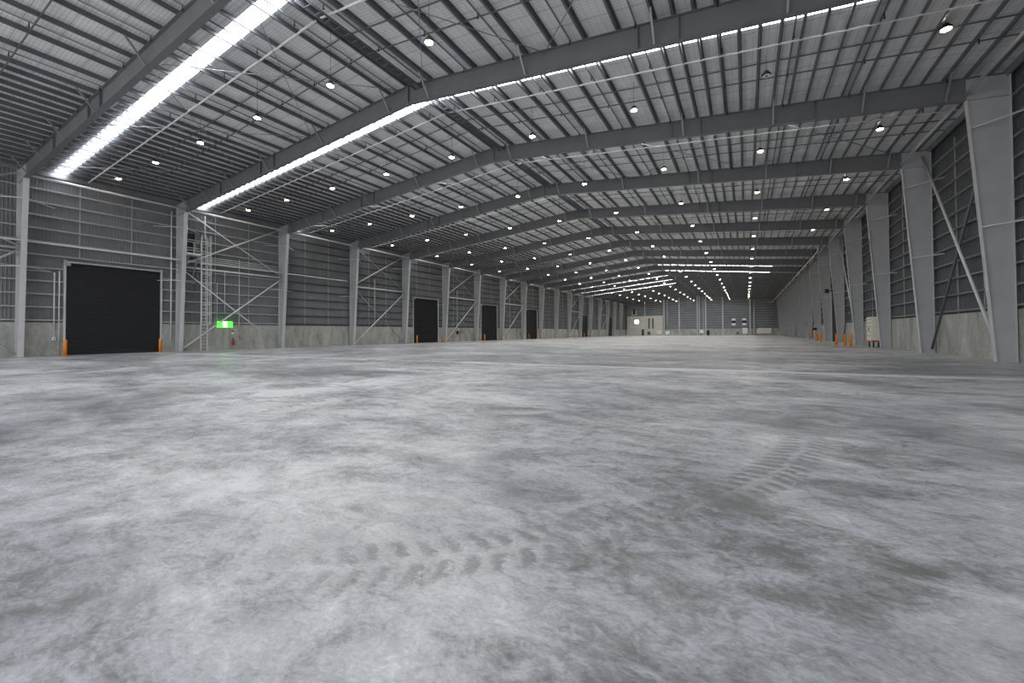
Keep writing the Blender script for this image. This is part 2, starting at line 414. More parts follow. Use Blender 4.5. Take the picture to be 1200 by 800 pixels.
# far wall
fw = MB(); prof = [(0, 0), (.55, 0), (.68, 1), (.87, 1)]; idx = []
n = 294; pt = (XR - XL) / n
for i in range(n):
    for q, h in prof:
        x = XL + (i + q) * pt; idx.append(len(fw.v)); fw.v += [(x, YW - .03 * h, 2.3), (x, YW - .03 * h, ZR(x))]
idx.append(len(fw.v)); fw.v += [(XR, YW, 2.3), (XR, YW, ZR(XR))]
for p, q in zip(idx[:-1], idx[1:]): fw.f.append((p, q, q + 1, p + 1)); fw.sm.append(False)
struct(fw.build('wall_far', M_CLAD))
for i in range(10):
    x0 = XL + i * (XR - XL) / 10; x1 = XL + (i + 1) * (XR - XL) / 10
    struct(MB().box(x0 + .01, x1 - .01, YW - .2, YW + .05, 0, LZ).build('wall_far_precast_panel', M_CONC))

# ------------------------------------------------------------------ skylights
for k in ks:
    for side in (0, 1):
        xa, xb = (SKL, RX) if side == 0 else (RX, SKR)
        mb = MB(); y0, y1 = FY(k) + SK0, FY(k) + SK1
        n_ = 9; ring = []
        for q in range(n_ + 1):
            x = xa + (xb - xa) * q / n_; b0 = len(mb.v)
            mb.v += [(x, y0, ZR(x) - .004), (x, y1, ZR(x) - .004), (x, y1, ZR(x) + .05), (x, y0, ZR(x) + .05)]; ring.append(b0)
        for a, b in zip(ring[:-1], ring[1:]):
            for e in range(4):
                e2 = (e + 1) % 4; mb.f.append((a + e, a + e2, b + e2, b + e)); mb.sm.append(False)
        mb.f += [tuple(ring[0] + e for e in (3, 2, 1, 0)), tuple(ring[-1] + e for e in range(4))]; mb.sm += [False] * 2
        o = mb.build('skylight', M_SKY)
        sl = 'left' if side == 0 else 'right'
        lab = f'white translucent skylight strip on the {sl} roof slope just behind the {nth(k)} rafter' if k > 0 else f'white translucent skylight strip on the {sl} roof slope, {nth(1 - k)} before the first rafter'
        tag(o, lab, 'skylight', 'skylight strips across the roof')

# ------------------------------------------------------------------ portal frames
def offs(x): return abs(x - RX)
CW = .30
XO_L, XI_L, XT_L = -44.69, -44.06, -43.28
XO_R, XI_R, XT_R = 10.70, 10.07, 9.29
ZH = ZB(XT_L)
def make_column(side, y):
    xo, xi, xt = (XO_L, XI_L, XT_L) if side == 'left' else (XO_R, XI_R, XT_R)
    sg = 1 if side == 'left' else -1
    root = thing('tapered_steel_column', 'x', 'column', (xo, y, 0), f'portal columns along the {side} wall')
    zt = ZB(xt) + DEP; zo = ZB(xo) + DEP
    MB().prism([(xo, .03), (xi, .03), (xt, ZH), (xt, zt), (xo, zo)], y - .011, y + .011).build('web', M_STEEL, root)
    h = CW / 2
    MB().prism([(xi, .03), (xi + sg * .026, .03), (xt + sg * .026, ZH), (xt, ZH)], y - h, y + h).build('inner_flange', M_TRIM, root)
    MB().prism([(xo, .03), (xo - sg * .024, .03), (xo - sg * .024, zo), (xo, zo)], y - h, y + h).build('outer_flange', M_TRIM, root)
    x0, x1 = sorted((xo - sg * .06, xi + sg * .08))
    MB().box(x0, x1, y - h - .05, y + h + .05, 0, .03).build('base_plate', M_STEEL, root)
    # stiffener under the haunch, following the rafter's underside
    MB().hexa([(min(xo, xt), y - h, ZB(min(xo, xt)) - .01), (max(xo, xt), y - h, ZB(max(xo, xt)) - .01), (max(xo, xt), y + h, ZB(max(xo, xt)) - .01), (min(xo, xt), y + h, ZB(min(xo, xt)) - .01),
               (min(xo, xt), y - h, ZB(min(xo, xt)) + .012), (max(xo, xt), y - h, ZB(max(xo, xt)) + .012), (max(xo, xt), y + h, ZB(max(xo, xt)) + .012), (min(xo, xt), y + h, ZB(min(xo, xt)) + .012)]).build('haunch_stiffener', M_STEEL, root)
    if side == 'left':
        for z in (7.15, 7.55, 7.95):
            xz = xi + (xt - xi) * z / ZH
            MB().box(min(xo, xz), max(xo, xz), y - .12, y + .12, z - .025, z + .025).build('web_stiffener', M_STEEL, root)
    xw = XL + .1 if side == 'left' else XR - .1
    for z, dy in ((11.0, 1.75), (6.3, 1.5)):
        xz = xi + (xt - xi) * z / ZH
        MB().bar((xz, y - .1, z), (xw, y - dy, z - .05), .05, .05).build('flange_stay', M_TRIM, root)
        MB().bar((xz, y + .1, z), (xw, y + dy, z - .05), .05, .05).build('flange_stay', M_TRIM, root)
    return root
PL, PR_ = None, None
for k in range(1, NF):
    lab = f'grey tapered steel column on the left wall carrying the {nth(k)} rafter'
    if PL is None: PL = make_column('left', FY(k)); PL['label'] = lab
    else: dup(PL, (XO_L, FY(k), 0), lab)
    if k >= 2:
        lab = f'grey tapered steel column on the right wall carrying the {nth(k)} rafter'
        if PR_ is None: PR_ = make_column('right', FY(k)); PR_['label'] = lab
        else: dup(PR_, (XO_R, FY(k), 0), lab)
# the first rafter's far column stands beside the camera's view
dup(PR_, (XO_R, FY(1), 0), 'grey tapered steel column on the right wall carrying the first rafter')

def make_rafter(y):
    root = thing('roof_rafter', 'x', 'rafter', (RX, y, Z0), 'portal rafters across the roof')
    h = .15
    for sg, xe in ((-1, XT_L), (1, XT_R)):
        zb, zt = ZB(xe), ZB(xe) + DEP
        MB().prism([(xe, zb + .02), (RX, Z0 + .02), (RX, Z0 + DEP - .02), (xe, zt - .02)], y - .01, y + .01).build('web', M_RAFTER, root)
        MB().prism([(xe, zb), (RX, Z0), (RX, Z0 + .025), (xe, zb + .025)], y - h, y + h).build('bottom_flange', M_RAFTER, root)
        xq = XO_L if sg < 0 else XO_R
        MB().prism([(xq, ZB(xq) + DEP - .025), (RX, Z0 + DEP - .025), (RX, Z0 + DEP), (xq, ZB(xq) + DEP)], y - h, y + h).build('top_flange', M_RAFTER, root)
        for d in (13.1, 14.75, 20.4):
            x = RX + sg * d
            MB().box(x - .012, x + .012, y - h + .01, y + h - .01, ZB(x) + .02, ZB(x) + DEP - .02).build('web_stiffener', M_PURLIN, root)  # same paint as the rafter; darker material puts their shade into the colour
        for d in FLY:
            x = RX + sg * d
            for s2 in (-1, 1):
                MB().bar((x, y + s2 * .06, ZB(x) + .05), (x, y + s2 * .92, ZB(x) + DEP + .06), .075, .075).build('fly_brace', M_GALV, root)
    MB().box(RX - .02, RX + .02, y - h, y + h, Z0 - .06, Z0 + DEP).build('ridge_plate', M_RAFTER, root)
    return root
POFF = [.22] + [1.53 * i for i in range(1, 10)] + [13.77 + .785 * i for i in range(1, 18)]
FLY = [1.53, 7.65, 13.77, 13.77 + .785 * 6, 13.77 + .785 * 11, 13.77 + .785 * 15]
PRF = None
for k in range(1, NF):
    lab = f'deep grey steel roof rafter with bent ridge, {nth(k)} from the front of the hall'
    if PRF is None: PRF = make_rafter(FY(k)); PRF['label'] = lab
    else: dup(PRF, (RX, FY(k), Z0), lab)

# ------------------------------------------------------------------ purlins
for side in (-1, 1):
    sl = 'left' if side < 0 else 'right'
    for i, d in enumerate(POFF):
        x = RX + side * d; z = ZB(x) + DEP; a = z; b = z + PUR - .006; fl_ = .085; tk = .012
        sg = -side
        poly = [(x, a), (x + sg * fl_, a), (x + sg * fl_, a + .03), (x + sg * (fl_ - tk), a + .03), (x + sg * (fl_ - tk), a + tk), (x + sg * tk, a + tk), (x + sg * tk, b), (x - sg * fl_, b), (x - sg * fl_, b - tk), (x, b - tk)]
        o = MB().prism(poly, YN, YE - .3).build('roof_purlin', M_PURLIN)
        tag(o, f'long galvanised roof purlin, {nth(i + 1)} from the ridge on the {sl} slope', 'purlin', f'purlins under the {sl} roof slope')
# eaves beams
for x, sl in ((XL + .28, 'left'), (XR - .28, 'right')):
    z = ZB(x) + DEP
    o = MB().box(x - .05, x + .05, YN, YE - .3, z - .12, z + PUR - .02).build('eaves_beam', M_GALV)
    tag(o, f'galvanised eaves beam along the top of the {sl} wall', 'beam')
# lines of purlin bridging
for k in range(0, NF):
    for side in (-1, 1):
        sl = 'left' if side < 0 else 'right'
        for j, dy in enumerate((3.45, 4.85, 6.3)):
            y = FY(k) + dy; xe = XL + .5 if side < 0 else XR - .5
            dz, wd = (.0, .075) if j == 0 else (.06, .05)
            za, zb = ZB(RX + side * .1) + DEP + dz, ZB(xe) + DEP + dz
            o = MB().bar((RX + side * .1, y, za), (xe, y, zb), wd, .05).build('purlin_bridging', M_WHITE if j == 0 else M_PURLIN)  # first line whitened to stand in for skylight falling on it
            where = f'behind the {nth(k)} rafter' if k else 'before the first rafter'
            tag(o, f'{("first, whitish", "second, dark", "third, dark")[j]} bridging line across the {sl} purlins {where}', 'bridging', 'purlin bridging lines')
# roof cross bracing rods
for k in (1, 3, 5, 7, 9):
    for side in (-1, 1):
        nodes = [0.3 if side < 0 else 1.15, 8.7, 17.4, 26.0]
        sl = 'left' if side < 0 else 'right'
        for i in range(3):
            for d, (p, q) in enumerate(((nodes[i], nodes[i + 1]), (nodes[i + 1], nodes[i]))):
                xa, xb = RX + side * p, RX + side * q
                o = MB().tube((xa, FY(k) + .16, ZB(xa) + DEP - .16 - .05 * d), (xb, FY(k + 1) - .16, ZB(xb) + DEP - .16 - .05 * d), .022, 6).build('bracing_rod', M_GALV)
                tag(o, f'thin {"falling" if d == 0 else "rising"} brace rod, {nth(i + 1)} panel from ridge, {sl} slope, behind the {nth(k)} rafter', 'brace', 'roof bracing rods')

# sprinkler pipes with their heads
POUT = [1.02, 4.0, 7.0, 10.0, 13.0, 16.2, 18.95, 21.9, 25.6]
for side in (-1, 1):
    sl = 'left' if side < 0 else 'right'
    for i, d in enumerate(POUT):
        x = RX + side * d; z = ZB(x) + DEP + .135
        root = thing('sprinkler_pipe', f'thin sprinkler pipe between the purlins, {nth(i + 1)} from the ridge on the {sl} slope', 'pipe', (x, YN, z), 'sprinkler pipes under the roof')
        MB().tube((x, YN, z), (x, YE - .4, z), .038, 8).build('pipe', M_PURLIN, root)
        for n_ in range(0, 26):
            y = 2.4 + n_ * 3.16
            MB().tube((x, y, z - .02), (x, y, z - .24), .022, 6).lathe([(.05, -.005), (.05, .005)], (x, y, z - .24), 8).build('sprinkler_head', M_BLACK, root)
# cable ladder at the ridge
root = thing('cable_ladder', 'dark cable ladder running along under the roof ridge', 'cable ladder', (RX + .6, YN, Z0 + DEP))
zc = Z0 + DEP - .34
for s in (.5, .95):
    MB().box(RX + s - .015, RX + s + .015, YN, YE - .4, zc - .04, zc + .06).build('side_rail', M_PURLIN, root)
mb = MB()
for i in range(0, 300): mb.box(RX + .5, RX + .95, .3 + i * .5, .34 + i * .5, zc - .02, zc + .01)
o = mb.build('cable_ladder_rungs', M_PURLIN, root); o['kind'] = 'stuff'  # all rungs of the cable ladder, joined in one mesh

# ------------------------------------------------------------------ high bay lamps
def lamp_proto():
    root = thing('high_bay_lamp', 'x', 'lamp', (0, 0, 0), 'high bay lamps')
    MB().lathe([(.05, .22), (.06, .20), (.10, .20), (.12, .14), (.17, .10), (.20, .04), (.185, 0), (.17, -.01)][::-1]).build('housing', M_BLACK, root)
    n = 14; mb = MB()
    for r in (.07, .16):
        for z in (-.012, -.03):
            for i in range(n):
                t = 2 * math.pi * i / n; mb.v.append((r * math.cos(t), r * math.sin(t), z))
    a, b, c, d = 0, n, 2 * n, 3 * n
    for i in range(n):
        j = (i + 1) % n
        for p, q in ((a, b), (b, d), (d, c), (c, a)): mb.f.append((p + i, p + j, q + j, q + i)); mb.sm.append(False)
    mb.build('lens', M_LENS, root)
    MB().lathe([(.07, -.028), (.07, -.01)]).build('driver_cap', M_BLACK, root)
    return root
LP = lamp_proto(); LZ_ = 13.5
LX = [RX - .4 + 6.13 * i for i in range(-4, 5)]
first = True
for k in range(1, NF):
    for i, x in enumerate(LX):
        y = FY(k) + (4.45 if k == 1 else 4.55)
        lab = f'round warm high bay lamp, {nth(i + 1)} from the left wall, behind the {nth(k)} rafter'
        off = (k == 2 and i == 7)
        if off: lab = 'unlit high bay lamp with dark centre among lit ones, behind the second rafter'
        if first: o = LP; o.location = (x, y, LZ_); o['label'] = lab; first = False
        else: o = dup(LP, (x, y, LZ_), lab)
        top = ZR(x) - .02
        me = bpy.data.meshes.new('suspension_cable')
        hb = MB().tube((0, 0, .2), (0, 0, top - LZ_), .008, 5)
        me.from_pydata(hb.v, [], hb.f); me.materials.append(M_BLACK)
        c = bpy.data.objects.new('suspension_cable', me); col.objects.link(c); c.parent = o; ALL.append(c)
        for ch in list(o.children):
            if ch.name.startswith('suspension_cable') and ch is not c: bpy.data.objects.remove(ch)
        if off:
            for ch in o.children:
                if ch.name.startswith('lens'):
                    ch.data = ch.data.copy(); ch.data.materials.clear(); ch.data.materials.append(M_LENSOFF)
ALL = [o for o in bpy.data.objects]

# ------------------------------------------------------------------ wall girts
ROWS = [2.58 + .955 * k for k in range(11)]
def girt(x, sg, y0, y1, z, m):
    fl_, tk, dp = .20, .008, .09
    xa = x; xb = x + sg * fl_
    # Z section lying on its side: web level, inner lip turned up, outer lip against the sheet
    poly = [(xa, z), (xb, z), (xb, z + dp), (xb - sg * tk, z + dp), (xb - sg * tk, z + tk), (xa, z + tk)]
    return MB().prism(poly, y0, y1).build('wall_girt', m)
def girts(x, sg, doors, sl):
    for r, z in enumerate(ROWS):
        row = f'{nth(r + 1)} above the concrete'
        if z > DH + .1: runs = [(YN, YW - .3, f'horizontal steel wall girt, {row}, along the {sl} wall')]
        else:
            runs = []; p = YN
            for i, (a, b) in enumerate(doors):
                runs.append((p, a - .14, f'steel girt, {row}, {sl} wall before its first roller door' if i == 0 else f'steel girt, {row}, {sl} wall between its {nth(i)} and {nth(i + 1)} roller doors')); p = b + .14
            runs.append((p, YW - .3, f'steel girt, {row}, {sl} wall beyond its last roller door'))
        for a, b, lab in runs:
            ys = FY(3)
            if sl == 'left' and a < ys < b:
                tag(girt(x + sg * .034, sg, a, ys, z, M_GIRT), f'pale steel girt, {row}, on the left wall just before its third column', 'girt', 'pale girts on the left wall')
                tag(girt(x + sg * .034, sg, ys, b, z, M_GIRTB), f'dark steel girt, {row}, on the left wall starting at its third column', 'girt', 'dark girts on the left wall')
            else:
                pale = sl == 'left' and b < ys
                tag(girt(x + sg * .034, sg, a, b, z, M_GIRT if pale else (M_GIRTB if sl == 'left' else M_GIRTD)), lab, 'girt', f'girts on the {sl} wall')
girts(XL, 1, DOORS_L, 'left'); girts(XR, -1, DOORS_R, 'right')
for r in range(12):
    z = 2.62 + .95 * r
    o = MB().prism([(YW - .035, z), (YW - .22, z), (YW - .22, z - .10), (YW - .212, z - .10), (YW - .212, z - .008), (YW - .035, z - .008)], -29.6 if z < 8.2 else XL + .3, XR - .3, 'x').build('wall_girt', M_GIRT)
    tag(o, f'horizontal steel girt, {nth(r + 1)} above the concrete across the far end wall', 'girt', 'girts on the far wall')
# vertical girt bridging
for k in range(1, NF - 0):
    for sl, x, sg, doors in (('left', XL, 1, DOORS_L), ('right', XR, -1, DOORS_R)):
        for j, dy in enumerate((3.12, 6.25)):
            y = FY(k) + dy
            if y > YW - .5: continue
            z0 = DH + .35 if any(a < y < b for a, b in doors) else LZ + .02
            o = MB().box(x + sg * .10 - .02, x + sg * .10 + .02, y - .03, y + .03, z0, 12.85).build('girt_bridging', M_GIRT)
            tag(o, f'{"first" if j == 0 else "second"} thin upright between girts, {sl} wall, bay behind the {nth(k)} rafter', 'bridging', f'upright girt bridging on the {sl} wall')

# ------------------------------------------------------------------ eaves tubes and wall bracing
for k in range(1, NF - 1):
    o = MB().tube((XT_L - .02, FY(k) + .16, 12.62), (XT_L - .02, FY(k + 1) - .16, 12.62), .085, 12).build('eaves_tube', M_TUBE)
    tag(o, f'pale round tube along the left column heads between the {nth(k)} and {nth(k + 1)} rafters', 'strut', 'eaves tubes on the left')
    if k >= 1:
        o = MB().tube((XT_R - .05, FY(k) + .16, 12.62), (XT_R - .05, FY(k + 1) - .16, 12.62), .075, 12).build('eaves_tube', M_STEEL)
        tag(o, f'grey round tube along the right column heads between the {nth(k)} and {nth(k + 1)} rafters', 'strut', 'eaves tubes on the right')
ZS = 7.62
for k in (0, 2, 4, 6, 8, 12, 15):
    x = -44.3; y0, y1 = FY(k) + .17, FY(k + 1) - .17
    bay = f'between the {nth(k)} and {nth(k + 1)} columns' if k else 'before the first column'
    o = MB().tube((x, y0, ZS), (x, y1, ZS), .085, 12).build('wall_strut', M_TUBE)
    tag(o, f'pale level strut tube halfway up the left wall {bay}', 'strut', 'level struts of the left wall bracing')
    for j, (za, zb, nm) in enumerate(((12.9, ZS + .2, 'upper brace tube falling'), (ZS + .2, 12.9, 'upper brace tube rising'), (ZS - .2, .2, 'lower brace tube falling'), (.2, ZS - .2, 'lower brace tube rising'))):
        dx = .07 if j % 2 else -.07
        o = MB().tube((x + dx, y0, za), (x + dx, y1, zb), .066 if j % 2 else (.045 if k > 2 else .056), 10).build('wall_brace', M_TUBE if j % 2 or k <= 2 else M_GALV)
        tag(o, f'pale {nm} away on the left wall {bay}', 'brace', 'diagonal braces of the left wall')
for k in (3, 6, 9, 12, 15):
    x = 10.42; y0, y1 = FY(k) + .17, FY(k + 1) - .17
    for j, (za, zb) in enumerate(((.3, 12.9), (12.9, .3))):
        o = MB().tube((x + (.13 if j else -.13), y0, za), (x + (.13 if j else -.13), y1, zb), .068, 10).build('wall_brace', M_PURLIN if j else M_TUBE)
        tag(o, f'full height brace tube {"rising" if j == 0 else "falling"} away on the right wall between the {nth(k)} and {nth(k + 1)} rafters', 'brace', 'diagonal braces of the right wall')

# ------------------------------------------------------------------ roller doors
def roller_door(n, x, sg, y0, y1):
    root = thing(f'door_{n}', '', '', (x, (y0 + y1) / 2, 0)); del root['label']; del root['category']; root['kind'] = 'structure'
    mb = MB(); step = .19; z = .06; idx = []; xc = x + sg * .12
    while z < DH:
        for q, h in ((0, 0), (.08, .04), (.86, .03)):
            idx.append(len(mb.v)); zz = z + q * step; mb.v += [(xc + sg * h, y0, zz), (xc + sg * h, y1, zz)]
        z += step
    for a, b in zip(idx[:-1], idx[1:]): mb.f.append((a, a + 1, b + 1, b)); mb.sm.append(False)
    mb.build('roller_curtain', M_DOOR, root)
    MB().box(*sorted((xc - sg * .03, xc + sg * .04)), y0, y1, .0, .09).build('bottom_bar', M_BLACK, root)
    for yy in (y0 - .06, y1 + .06):
        MB().box(*sorted((x + sg * .02, x + sg * .24)), yy - .06, yy + .06, 0, DH + .15).build('guide_rail', M_TRIM, root)
    MB().box(*sorted((x + sg * .04, x + sg * .34)), y0 - .12, y1 + .12, DH - .02, DH + .10).build('lintel_channel', M_GIRT, root)
    MB().box(*sorted((x - sg * .02, x + sg * .04)), y0, y1, 0, DH).build('backing_sheet', M_BLACK, root)
    MB().tube((x + sg * .33, y0 - .02, DH - .16), (x + sg * .33, y0 + .2, DH - .16), .14, 14).build('chain_hoist', M_GALV, root)
    return root
for i, (a, b) in enumerate(DOORS_L): roller_door(i + 1, XL, 1, a, b)
for i, (a, b) in enumerate(DOORS_R): roller_door(7 + i, XR, -1, a, b)

# bollards
def bollard(x, y, label):
    root = thing('bollard', label, 'bollard', (x, y, 0), 'orange bollards')
    MB().lathe([(.105, .01), (.105, 1.10), (.09, 1.16), (.05, 1.185), (.01, 1.19)], (x, y, 0), 16).build('post', M_ORANGE, root)
    MB().box(x - .15, x + .15, y - .15, y + .15, 0, .012).build('base_plate', M_ORANGE, root)
for i, (a, b) in enumerate(DOORS_L[:5]):
    nm = nth(i + 1)
    bollard(-43.85, a - .23, f'orange steel bollard at the near jamb of the {nm} black roller door on the left')
    bollard(-43.85, b - .32 if i == 0 else b + .12, f'orange steel bollard at the far jamb of the {nm} black roller door on the left')
for i, (x, y, l) in enumerate(((8.6, 50.1, 'orange bollard in front of the right wall, nearest of a trio'), (8.62, 52.8, 'orange bollard in front of the right wall, middle of a trio'), (8.45, 56.2, 'orange bollard in front of the right wall, furthest of a trio'),
                               (8.75, 69.2, 'orange bollard at the near side of the right wall roller door'), (9.2, 76.0, 'orange bollard at the far side of the right wall roller door'))):
    bollard(x, y, l)

# ------------------------------------------------------------------ left wall services
def pipe(name, pts, r, m, label, cat, group=None):
    return tag(MB().path(pts, r, 8).build(name, m), label, cat, group)
xs = XL + .27
root = thing('downpipe', 'pale vertical downpipe just before the second column on the left wall', 'pipe', (xs, 17.85, 0))
MB().tube((xs, 17.85, 1.0), (xs, 17.85, 12.5), .06, 10).build('pipe', M_TUBE, root)
for z in (2.4, 5.2, 8.0, 10.8): MB().box(xs - .08, xs + .08, 17.77, 17.93, z - .03, z + .03).build('pipe_clip', M_GALV, root)
pipe('conduit', [(xs, 10.62, 6.15), (xs, 10.62, 1.35)], .035, M_TUBE, 'pale vertical conduit ending at a small isolator beside the first roller door', 'conduit')
pipe('conduit', [(xs, 10.88, 6.3), (xs, 10.88, .1)], .035, M_TUBE, 'pale vertical conduit running to the floor beside the first roller door', 'conduit')
pipe('conduit', [(xs, 9.1, 6.18), (xs, 10.5, 6.18)], .03, M_TUBE, 'short level conduit between the first column and the roller door conduits', 'conduit')
root = thing('isolator_box', 'small white isolator at the foot of a conduit beside the first roller door', 'switch', (xs, 10.62, 1.25))
MB().box(xs - .06, xs + .08, 10.54, 10.70, 1.12, 1.36).build('box', M_WHITE, root)
MB().box(xs + .08, xs + .12, 10.60, 10.64, 1.18, 1.28).build('lever', M_BLACK, root)
# cable tray
root = thing('cable_tray', 'bright galvanised cable tray running level along the left wall above the first roller door', 'cable tray', (-44.5, 0, 8.2))
MB().box(-44.59, -44.31, -5, 36.6, 8.14, 8.15).build('base', M_GALV, root)
for x in (-44.59, -44.31): MB().box(x - .008, x + .008, -5, 36.6, 8.14, 8.25).build('side_rail', M_TUBE, root)
for j, z in enumerate((8.45, 8.62, 8.80)):
    pipe('service_pipe', [(-44.5, 19.75, z), (-44.5, 27.4, z)], .032, M_TUBE, f'thin level service pipe, {nth(j + 1)} above the strut behind the caged ladder', 'pipe', 'service pipes behind the ladder')
for j, (y, zt, zb) in enumerate(((21.57, 6.4, 2.85), (22.26, 7.6, 3.6), (23.6, 9.0, 2.3))):
    pipe('conduit', [(xs, y, zt), (xs, y, zb)], .03, M_TUBE, f'thin vertical conduit, {nth(j + 1)} one past the caged ladder', 'conduit')
for j, k in enumerate((4, 6, 8)):
    y = FY(k) + 4.0
    pipe('conduit', [(xs, y, 9.0), (xs, y, 2.2)], .035, M_TUBE, f'thin vertical conduit inside the braced bay behind the {nth(k)} left column', 'conduit')
y = FY(6) + 4.6
root = thing('wall_heater', 'black box on the concrete wall between the second and third roller doors', 'heater', (XL + .17, y, 1.8))
MB().box(XL + .17, XL + .55, y - .75, y + .75, 1.55, 1.85).build('case', M_BLACK, root)
MB().box(XL + .55, XL + .57, y - .65, y + .65, 1.6, 1.8).build('front_grille', M_GALV, root)
MB().box(XL + .17, XL + .4, y - .7, y - .45, 1.25, 1.55).build('bracket', M_BLACK, root)

# exit door, sign, extinguisher
root = thing('personnel_door', 'plain grey steel personnel door in the concrete wall under the green exit sign', 'door', (XL + .2, 21.7, 0))
MB().box(XL + .18, XL + .225, 20.75, 22.55, .0, 2.07).build('leaf', M_CONC, root)
for a, b, c, d in ((20.66, 20.75, 0, 2.13), (22.55, 22.64, 0, 2.13)): MB().box(XL + .18, XL + .245, a, b, c, d).build('jamb', M_STEEL, root)
MB().box(XL + .18, XL + .245, 20.75, 22.55, 2.07, 2.13).build('door_head', M_STEEL, root)
MB().box(XL + .215, XL + .26, 21.95, 22.05, .98, 1.12).tube((XL + .26, 22.0, 1.06), (XL + .26, 21.84, 1.06), .014, 8).build('handle', M_GALV, root)
root = thing('exit_sign', 'glowing green exit sign with white centre above the personnel door', 'sign', (XL + .3, 22.2, 2.5))
MB().box(XL + .175, XL + .32, 21.62, 22.98, 2.17, 2.78).build('case', M_GREEN, root)
MB().box(XL + .321, XL + .325, 22.09, 22.47, 2.22, 2.73).build('white_panel', M_SIGNW, root)
# running figure, small, on the white panel
fx = XL + .327
mb = MB(); c = (22.28, 2.48)
mb.prism([(c[0] - .03, 2.60), (c[0] + .03, 2.60), (c[0] + .03, 2.66), (c[0] - .03, 2.66)], fx, fx + .003, 'x')
for (a, b) in (((.01, .10), (-.02, -.04)), ((-.02, -.04), (.07, -.12)), ((.07, -.12), (.05, -.22)), ((-.02, -.04), (-.08, -.13)), ((-.08, -.13), (-.15, -.14)), ((.0, .08), (.09, .03)), ((.0, .08), (-.10, .05))):
    mb.bar((fx + .002, c[0] + a[0], c[1] + a[1]), (fx + .002, c[0] + b[0], c[1] + b[1]), .035, .004, (1, 0, 0))
mb.build('running_figure_mark', M_GREEN, root)
xe, ye = XL + .28, 23.05
root = thing('fire_extinguisher', 'red fire extinguisher hung on the concrete wall beside the personnel door', 'extinguisher', (xe, ye, .5))
MB().lathe([(.02, .40), (.10, .41), (.11, .46), (.11, .90), (.09, .98), (.035, 1.03), (.03, 1.06)], (xe, ye, 0), 16).build('cylinder_body', M_RED, root)
MB().box(xe - .03, xe + .05, ye - .03, ye + .03, 1.05, 1.12).bar((xe, ye, 1.14), (xe + .12, ye, 1.17), .03, .02).build('valve', M_BLACK, root)
MB().path([(xe + .03, ye, 1.08), (xe + .13, ye + .02, 1.05), (xe + .15, ye + .02, .85), (xe + .12, ye + .02, .62)], .014, 6).build('hose', M_BLACK, root)
MB().box(XL + .17, xe - .06, ye - .05, ye + .05, .75, .95).build('wall_bracket', M_BLACK, root)
root = thing('extinguisher_plate', 'small red and white location plate on the wall above the fire extinguisher', 'sign', (XL + .17, ye, 1.7))
MB().box(XL + .17, XL + .18, ye - .11, ye + .11, 1.55, 1.72).build('white_face', M_WHITE, root)
MB().box(XL + .17, XL + .18, ye - .11, ye + .11, 1.72, 1.88).build('red_face', M_RED, root)
root = thing('call_point', 'small red alarm call point on the concrete wall past the fire extinguisher', 'alarm', (XL + .17, 23.75, 1.25))
MB().box(XL + .17, XL + .23, 23.66, 23.84, 1.15, 1.38).build('box', M_RED, root)
MB().box(XL + .23, XL + .235, 23.70, 23.80, 1.2, 1.32).build('glass_plate', M_WHITE, root)

# caged ladder and platform
lx, ly0, ly1 = -44.05, 19.92, 20.46
root = thing('caged_ladder', 'galvanised caged ladder climbing the left wall beside the second column', 'ladder', (lx, (ly0 + ly1) / 2, 0))
for y in (ly0, ly1): MB().box(lx - .03, lx + .03, y - .02, y + .02, .0, 10.6).build('stile', M_TUBE, root)
z = .3
while z < 10.5:
    MB().tube((lx, ly0, z), (lx, ly1, z), .018, 6).build('rung', M_TUBE, root); z += .3
yc = (ly0 + ly1) / 2
def hoop(z):
    pts = [(lx, ly0, z)]
    for i in range(9):
        t = math.pi * i / 8; pts.append((lx + .22 + .45 * math.sin(t), yc - .42 * math.cos(t), z))
    return pts + [(lx, ly1, z)]
z = 2.45
while z < 10.7:
    MB().path(hoop(z), .022, 5).build('cage_hoop', M_TUBE, root); z += .92
for i in (1, 3, 5, 7):
    t = math.pi * i / 8; px, py = lx + .22 + .45 * math.sin(t), yc - .42 * math.cos(t)
    MB().box(px - .018, px + .018, py - .018, py + .018, 2.45, 10.7).build('cage_strap', M_TUBE, root)
for z in (2.6, 5.4, 7.9):
    for y in (ly0, ly1): MB().box(XL + .2, lx, y - .015, y + .015, z - .02, z + .02).build('wall_tie', M_GALV, root)
px0, px1, py0, py1, pz = XL + .3, -43.6, 18.55, 19.70, 8.72
root = thing('access_platform', 'small galvanised platform with guard rails between the second column and the ladder top', 'platform', (px0, py0, pz))
MB().box(px0, px1, py0, py1, pz - .1, pz).build('deck', M_GALV, root)
MB().box(px1 - .02, px1, py0, py1, pz, pz + .16).build('toe_board', M_TUBE, root)
for (x, y) in ((px1, py0), (px1, (py0 + py1) / 2), (px1, py1), (px0 + .6, py0)):
    MB().tube((x, y, pz), (x, y, pz + 1.15), .026, 6).build('guard_post', M_TUBE, root)
for z in (.6, 1.13):
    MB().path([(px0 + .1, py0, pz + z), (px1, py0, pz + z), (px1, py1, pz + z)], .026, 6).build('guard_rail', M_TUBE, root)
for y in (py0 + .2, py1 - .2):
    MB().bar((px1 - .1, y, pz - .1), (XL + .25, y, pz - 1.9), .09, .09).build('knee_brace', M_GALV, root)
root = thing('hatch', 'dark square access hatch in the left wall sheeting above the small platform', 'hatch', (XL + .2, 19.2, 9.7))
MB().box(XL + .05, XL + .12, 18.75, 19.75, 8.75, 10.85).build('dark_panel', M_BLACK, root)
for y in (18.72, 19.78): MB().box(XL + .05, XL + .16, y - .04, y + .04, 8.75, 10.9).build('frame_side', M_GIRT, root)
